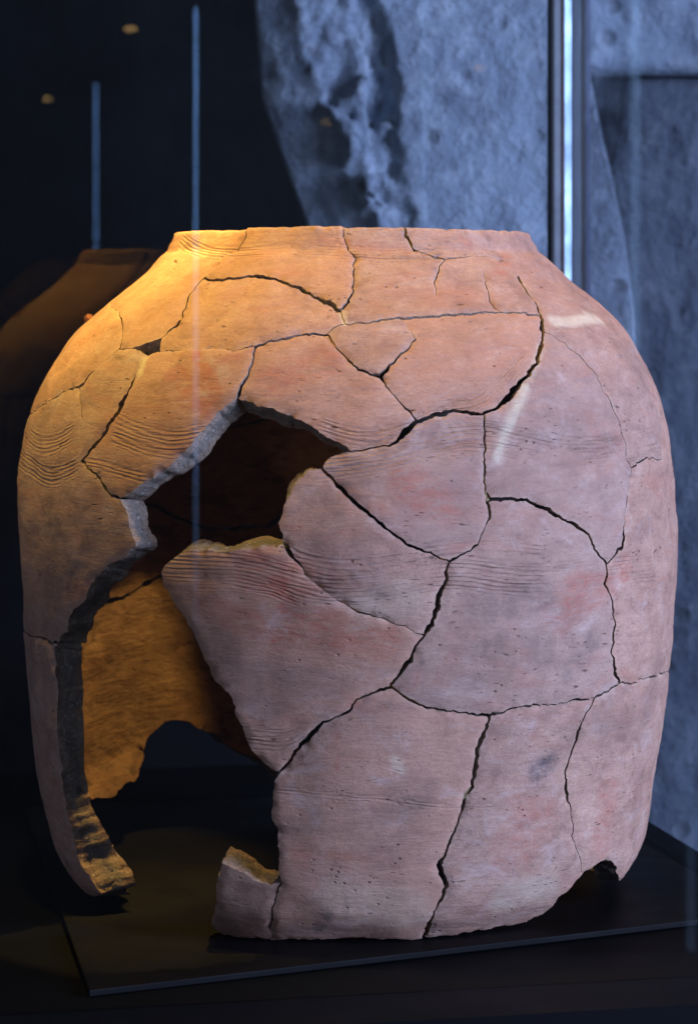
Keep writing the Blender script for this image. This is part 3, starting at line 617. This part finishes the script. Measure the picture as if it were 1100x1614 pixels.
# ------------------------------------------------------------------ plaster in some joints; dark strips added behind wide cracks to stop light
FILL = NT('joint_plaster')
_g = FILL.coord()
_n = FILL.noise(_g, 150, 6, .75)
FILL = FILL.surf(Base__Color=FILL.mix(FILL.ramp(_n, .35, .65), (.50, .40, .20), (.24, .17, .09)), Roughness=.9,
                 Normal=FILL.bump(_n, .004), Specular__IOR__Level=.2)
LIGHT_STOP = plain('dark_light_stop', (.05, .035, .025), .8, spec=.2)
for w, dep, pts in FILLS:
    V, F = [], []
    line = []
    for (ta, va), (tb, vb) in zip(pts, pts[1:]):
        n = max(1, int(math.hypot((tb-ta)*480, vb-va)/4))
        line += [(ta+(tb-ta)*i/n, va+(vb-va)*i/n) for i in range(n)]
    line.append(pts[-1])
    for i, (t, v) in enumerate(line):
        a, b = line[max(0, i-1)], line[min(len(line)-1, i+1)]
        r = float(rad(v))
        dx, dy = (b[0]-a[0])*r, b[1]-a[1]
        l = math.hypot(dx, dy) or 1
        px_, py_ = -dy/l, dx/l
        for k in range(5):
            f = (k-2)/2
            jw = w*(.8+.4*noise.noise(Vector((t*90, v*.1, 1))))
            o_ = -dep-2.2*abs(f)+2.6*noise.noise(Vector((t*80+k, v*.2, 5)))
            V.append(place(np.array([t+px_*f*jw/r]), np.array([min(VMAX, v+py_*f*jw)]), o_)[0])
        V.append(place(np.array([t]), np.array([v]), -dep-8)[0])
        if i:
            p = 6*(i-1)
            F += [(p+k, p+k+1, p+k+7, p+k+6) for k in range(4)]
            F += [(p+4, p+5, p+11, p+10), (p+5, p, p+6, p+11)]
    mesh_obj('plaster_fill' if dep < 15 else 'crack_light_stop', np.array(V)*U, F, [FILL if dep < 15 else LIGHT_STOP], jar, None, [True]*len(F))

# ------------------------------------------------------------------ boxes and prisms
def prism(name, poly, z0, z1, mat, parent=None, bevel=0.0):
    n = len(poly)
    V = [(x*U, y*U, z0*U) for x, y in poly]+[(x*U, y*U, z1*U) for x, y in poly]
    F = [tuple(range(n-1, -1, -1)), tuple(range(n, 2*n))]
    F += [(i, (i+1) % n, n+(i+1) % n, n+i) for i in range(n)]
    o = mesh_obj(name, V, F, [mat], parent)
    if bevel:
        b = o.modifiers.new('bevel', 'BEVEL')
        b.width = bevel*U
        b.segments = 2
    return o

BOARD = plain('dark_board', (.0035, .0038, .0048), .6, spec=.10, nscale=25, bump=.0002)
PLINTH = plain('dark_plinth', (.0014, .0018, .003), .7, spec=.08, nscale=12)
BLACKMETAL = plain('black_metal', (.004, .005, .008), .45, spec=.3)
BLUEMETAL = plain('blue_grey_metal', (.02, .035, .09), .5, spec=.4)
LIT_EDGE = plain('lit_edge_metal', (.17, .23, .30), .5, metal=1.0, nscale=90, var=.06)
GREYMETAL = plain('grey_seal', (.16, .18, .21), .5, spec=.5)
BROWNSEAL = plain('brown_seal', (.13, .08, .065), .6)

def glass_material():
    N = NT('case_glass')
    back = N.n('NewGeometry').outputs['Backfacing']
    # the Fresnel node inverts the index on faces seen from behind; undo that, since the ray is not bent
    fr = N.n('Fresnel', IOR=N.ramp(back, 0, 1, 1.4, 1/1.4)).outputs[0]
    tr = N.n('BsdfTransparent', Color=(.975, .985, .99, 1)).outputs[0]
    gl = N.n('BsdfGlossy', Color=(1, 1, 1, 1), Roughness=.0).outputs[0]
    mx = N.t.nodes.new('ShaderNodeMixShader')
    N.t.links.new(fr, mx.inputs[0])
    N.t.links.new(tr, mx.inputs[1])
    N.t.links.new(gl, mx.inputs[2])
    N.t.links.new(mx.outputs[0], N.out.inputs[0])
    return N.m
GLASS = glass_material()

# ------------------------------------------------------------------ board and case
A = math.atan2(.2056, .9786)                       # the case stands turned by this much
nx, ny = -math.sin(A), math.cos(A)                 # towards its back
tx, ty = math.cos(A), math.sin(A)                  # along its panes
def cs(s, d):                                      # case coordinates: along, back
    return (tx*s+nx*d, ty*s+ny*d)
S0 = 407*tx+799*ty                                   # corner post position along the panes
board = prism('display_board', [(-342, -671), (620, -226), (620+95, 180), (-584, 587)][:2]+[cs(S0-45, 690), (-584, 587)], -9, 0, BOARD, bevel=1.5)
tag(board, 'flat dark board lying under the broken jar', 'board')

case = empty('display_case', (*cs(0, 0), -10))
tag(case, 'glass museum display case with metal corner post around the jar', 'display case')
def cpart(name, poly, z0, z1, mat, bevel=0.0):
    o = prism(name, poly, z0, z1, mat, None, bevel)
    o.parent = case
    o.matrix_parent_inverse = Matrix.Translation(-case.location)
    return o
cpart('case_floor', [cs(-1300, -780), cs(S0+60, -780), cs(S0+60, 1085), cs(-1300, 1085)], -120, -10, PLINTH)
cpart('glass_pane', [cs(-1100, -650), cs(S0-2, -650), cs(S0-2, -640), cs(-1100, -640)], -10, 2400, GLASS)
cpart('glass_pane', [cs(-1100, 698), cs(S0-34, 698), cs(S0-34, 708), cs(-1100, 708)], -10, 2400, GLASS)
cpart('glass_pane', [cs(S0+2, -640), cs(S0+12, -640), cs(S0+12, 690), cs(S0+2, 690)], -10, 2400, GLASS)
PX = S0-30
for nm, a0, a1, d0, d1, m in (('post_seal', 0, 6, 684, 712, BLACKMETAL), ('post_flange', 6, 21, 686, 712, GREYMETAL),
                          ('seal_strip', 21, 26, 683, 712, BROWNSEAL),                           ('corner_post', 41, 70, 690, 716, BLACKMETAL), ('outer_seal', 70, 80, 692, 722, BLUEMETAL)):
    cpart(nm, [cs(PX+a0, d0), cs(PX+a1-.5, d0), cs(PX+a1-.5, d1), cs(PX+a0, d1)], -9, 2400, m, bevel=1.2)

cpart('lit_edge_strip', [cs(PX+26.5, 684), cs(PX+40.5, 687.3), cs(PX+40.5, 712), cs(PX+26.5, 712)], -9, 2400, LIT_EDGE)  # stands in for a glass edge bright with daylight; face angled for it
# ------------------------------------------------------------------ stones behind the case
def stone_material(name, c1, c2, c3, scale=1.0):
    N = NT(name)
    g = N.coord()
    a = N.noise(g, 7*scale, 8, .62, .4)
    b = N.noise(g, 30*scale, 7, .7)
    f = N.noise(g, 160*scale, 4, .7)
    c = N.mix(N.ramp(a, .36, .66), c1, c2)
    c = N.mix(N.ramp(b, .48, .70, 0, .7), c, c3)
    pit = N.math('MULTIPLY', N.ramp(N.vor(g, 26*scale), .12, .30, 1, 0), N.ramp(N.noise(N.coord(loc=(3, 3, 3)), 9, 2), .50, .60))
    c = N.mix(N.math('MULTIPLY', pit, .6), c, (.05, .05, .05))
    h = N.math('MULTIPLY_ADD', b, .6, a)
    h = N.math('MULTIPLY_ADD', f, .18, h)
    h = N.math('MULTIPLY_ADD', pit, -.5, h)
    return N.surf(Base__Color=c, Roughness=.92, Normal=N.bump(h, .022, 1.0), Specular__IOR__Level=.2)
STONE = stone_material('pitted_stone', (.30, .37, .46), (.16, .20, .26), (.47, .54, .62))  # the blue in this grey stone stands in for extra cool skylight
STONE2 = stone_material('slate_stone', (.13, .155, .20), (.075, .09, .12), (.21, .235, .28), .8)

def poly_x(pts, z):
    P = np.array(sorted(pts))
    return np.interp(z, P[:, 0], P[:, 1])

def relief_block(name, left, right, z0, z1, y_front, depth, height_fn, mat, step=9):
    """upright block: front face is a relief between two edge curves x(z), with sides, top, bottom and back"""
    nz = int((z1-z0)/step)+1
    nxn = 90
    zs = np.linspace(z0, z1, nz)
    V = []
    for z in zs:
        xl, xr = poly_x(left, z), poly_x(right, z)
        for i in range(nxn):
            x = xl+(xr-xl)*i/(nxn-1)
            V.append((x, y_front-height_fn(x, z, x-xl, xr-x), z))
    nf = len(V)
    V += [(x, y_front+depth, z) for x, y, z in V]
    I = lambda k, i: k*nxn+i
    F = []
    for k in range(nz-1):
        for i in range(nxn-1):
            F.append((I(k, i), I(k, i+1), I(k+1, i+1), I(k+1, i)))
            F.append((nf+I(k, i), nf+I(k+1, i), nf+I(k+1, i+1), nf+I(k, i+1)))
        F.append((I(k, 0), I(k+1, 0), nf+I(k+1, 0), nf+I(k, 0)))
        F.append((I(k, nxn-1), nf+I(k, nxn-1), nf+I(k+1, nxn-1), I(k+1, nxn-1)))
    for i in range(nxn-1):
        F.append((I(0, i), nf+I(0, i), nf+I(0, i+1), I(0, i+1)))
        F.append((I(nz-1, i), I(nz-1, i+1), nf+I(nz-1, i+1), nf+I(nz-1, i)))
    o = mesh_obj(name, np.array(V)*U, F, [mat], None, None, [True]*len(F))
    return o

def fb(x, y, z, o=5):
    return noise.fractal(Vector((x, y, z)), .9, 2.1, o)
k5 = 5600/4100
zz = lambda py: 905+(480-py)*k5
xx = lambda px: (px-549)*k5
def hA(x, z, dl, dr):
    # smooth dressed side at the left, a rough break running down, then the pitted face
    b0 = poly_x([(zz(360), xx(585)), (zz(290), xx(552)), (zz(200), xx(512)), (zz(110), xx(478)), (zz(0), xx(440)), (zz(-400), xx(430))], z)
    b0 += 16*fb(x*.01, z*.012, 2)
    b1 = b0+poly_x([(zz(380), 30), (zz(300), 90), (zz(120), 175), (zz(0), 190), (zz(-400), 190)], z)+22*fb(x*.012, z*.01, 7)
    # flaked facets: tilted cells with sharp steps between them
    wx, wz = x+28*fb(x*.012, z*.012, 1, 3), z+28*fb(x*.012, z*.012, 6, 3)
    dd, pp = noise.voronoi(Vector((wx*.011, wz*.0075, 3)))
    c0 = pp[0]
    tilt = (wx*.011-c0.x)*22+(wz*.0075-c0.y)*16
    flake = 26*noise.cell(c0*7.7)+tilt
    rough = flake*.9+fb(x*.02, z*.02, 1, 6)*13
    if x < b0:
        return -34+max(-130, min(0, (x-b0))*.62)+2*fb(x*.02, z*.02, 3)
    t = min(1, (x-b0)/30)
    if x < b1:
        return -34+t*18+rough*t
    s = min(1, (x-b1)/34)
    return -16+rough*(1-s)*.8+s*(22+7*fb(x*.01, z*.01, 4))
rest = [(-700, 330), (zz(900), xx(700)), (zz(480), xx(540)), (zz(350), xx(482)), (zz(240), xx(442)), (zz(150), xx(411)), (zz(0), xx(400)), (1900, xx(385))]
redge = [(-700, xx(1004)), (zz(560), xx(1002)), (zz(480), xx(998)), (zz(380), xx(985)), (zz(280), xx(965)), (zz(200), xx(946)), (zz(120), xx(930)), (zz(0), xx(925)), (1900, xx(925))]
sa = relief_block('carved_stone', rest, redge, -700, 1900, 1500, 260, hA, STONE)
tag(sa, 'big pale pitted stone behind the jar, its left edge broken away roughly', 'stone')
k6 = 5900/4100
zb = lambda py: 905+(480-py)*k6
xb = lambda px: (px-549)*k6
sb = relief_block('stone_block', [(0, xb(926)), (2100, xb(922))], [(0, xb(1400)), (2100, xb(1400))], zb(116), 2100, 1800, 300,
                  lambda x, z, dl, dr: 60+14*fb(x*.008, z*.008, 3)-20*max(0, 1-(z-zb(116))/30)**2, STONE)
tag(sb, 'rough grey stone block resting on the slate block at the upper right', 'stone')
def hC(x, z, dl, dr):
    gr = poly_x([(-700, 0), (zb(560), 0), (zb(480), 6), (zb(300), 40), (zb(122), 100)], z)
    return 10*fb(x*.005, z*.005, 8)-max(0, 1-dl/(30+gr))*90-12*abs(fb(x*.01, z*.003, 5))
sd = relief_block('stone_block', [(-700, xb(915)), (2100, xb(915))], [(-700, xb(1450)), (2100, xb(1450))], -700, zb(121), 1830, 300, hC, STONE2)
tag(sd, 'dark slate grey stone block under the rough block at the right', 'stone')

DARKWALL = plain('dark_wall', (.006, .007, .009), .9, spec=.1, nscale=2.5, bump=.02, var=.8)
wall = prism('wall', [(-6000, 5200), (6000, 5200), (6000, 5300), (-6000, 5300)], -2000, 5000, DARKWALL)
tag(wall, kind='structure')
DARKFLOOR = plain('dark_floor', (.012, .012, .014), .6, spec=.3, nscale=5)
fl = prism('floor', [(-6000, -9000), (7000, -9000), (7000, 5190), (-6000, 5190)], -2100, -2000, DARKFLOOR)
tag(fl, kind='structure')
ped = prism('pedestal', [cs(-1200, -700), cs(S0-10, -700), cs(S0-10, 1000), cs(-1200, 1000)], -2000, -121, PLINTH, bevel=6)
tag(ped, 'black pedestal carrying the glass display case', 'pedestal')

# ------------------------------------------------------------------ daylight gaps and small lamps in the room, seen mirrored in the glass
def emitter(name, color, strength, fade=None):
    N = NT(name)
    if fade:                                   # the gap's glow is faded out towards its foot
        z = N.n('SeparateXYZ', Vector=N.coord()).outputs[2]
        strength = N.math('MULTIPLY', N.ramp(z, fade[0], fade[1]), strength)
    e = N.n('Emission', Color=(*color, 1), Strength=strength).outputs[0]
    N.t.links.new(e, N.out.inputs[0])
    return N.m
DAY = emitter('daylight_gap', (.22, .46, 1.0), 7.5, (-.06, .80))
DAY2 = emitter('faint_daylight_gap', (.30, .55, 1.0), 1.9)
DAY3 = emitter('faintest_daylight_gap', (.30, .55, 1.0), .5)
WARM = emitter('lamp_glow', (1.0, .62, .22), 4)
def gap(x, y, z0, z1, w, mat, label):
    h = w/2
    o = prism('window_gap', [(x-h, y-h), (x+h, y-h), (x+h, y+h), (x-h, y+h)], z0, z1, mat)
    tag(o, label, 'window', 'narrow daylight gaps in the room behind the photographer')
gap(1326, -4808, -366, 1793, 6.2, DAY, 'narrow blue daylight gap mirrored in the glass left of the jar mouth')
gap(2528, -4280, 760, 3000, 20, DAY2, 'faint blue daylight gap mirrored in the glass right of the post')
gap(2681, -4213, -1500, -330, 20, DAY3, 'faint blue daylight gap mirrored in the glass at the lower right')
def small_lamp(x, y, z, r, label):
    V, F = [], []
    for k in range(12):
        a = k*math.tau/12
        V += [((x+r*math.cos(a))*U, (y+r*math.sin(a))*U, (z-r*.3)*U), ((x+r*.8*math.cos(a))*U, (y+r*.8*math.sin(a))*U, (z+r*.3)*U)]
    F = [(2*k, 2*((k+1) % 12), 2*((k+1) % 12)+1, 2*k+1) for k in range(12)]
    F += [tuple(2*k for k in range(11, -1, -1)), tuple(2*k+1 for k in range(12))]
    o = mesh_obj('ceiling_lamp', V, F, [WARM])
    tag(o, label, 'lamp')
small_lamp(1147, -4887, 1731, 20, 'small warm room lamp mirrored in the glass at the upper left')
small_lamp(2649, -5559, 1724, 16, 'small warm room lamp mirrored in the glass before the pale stone')
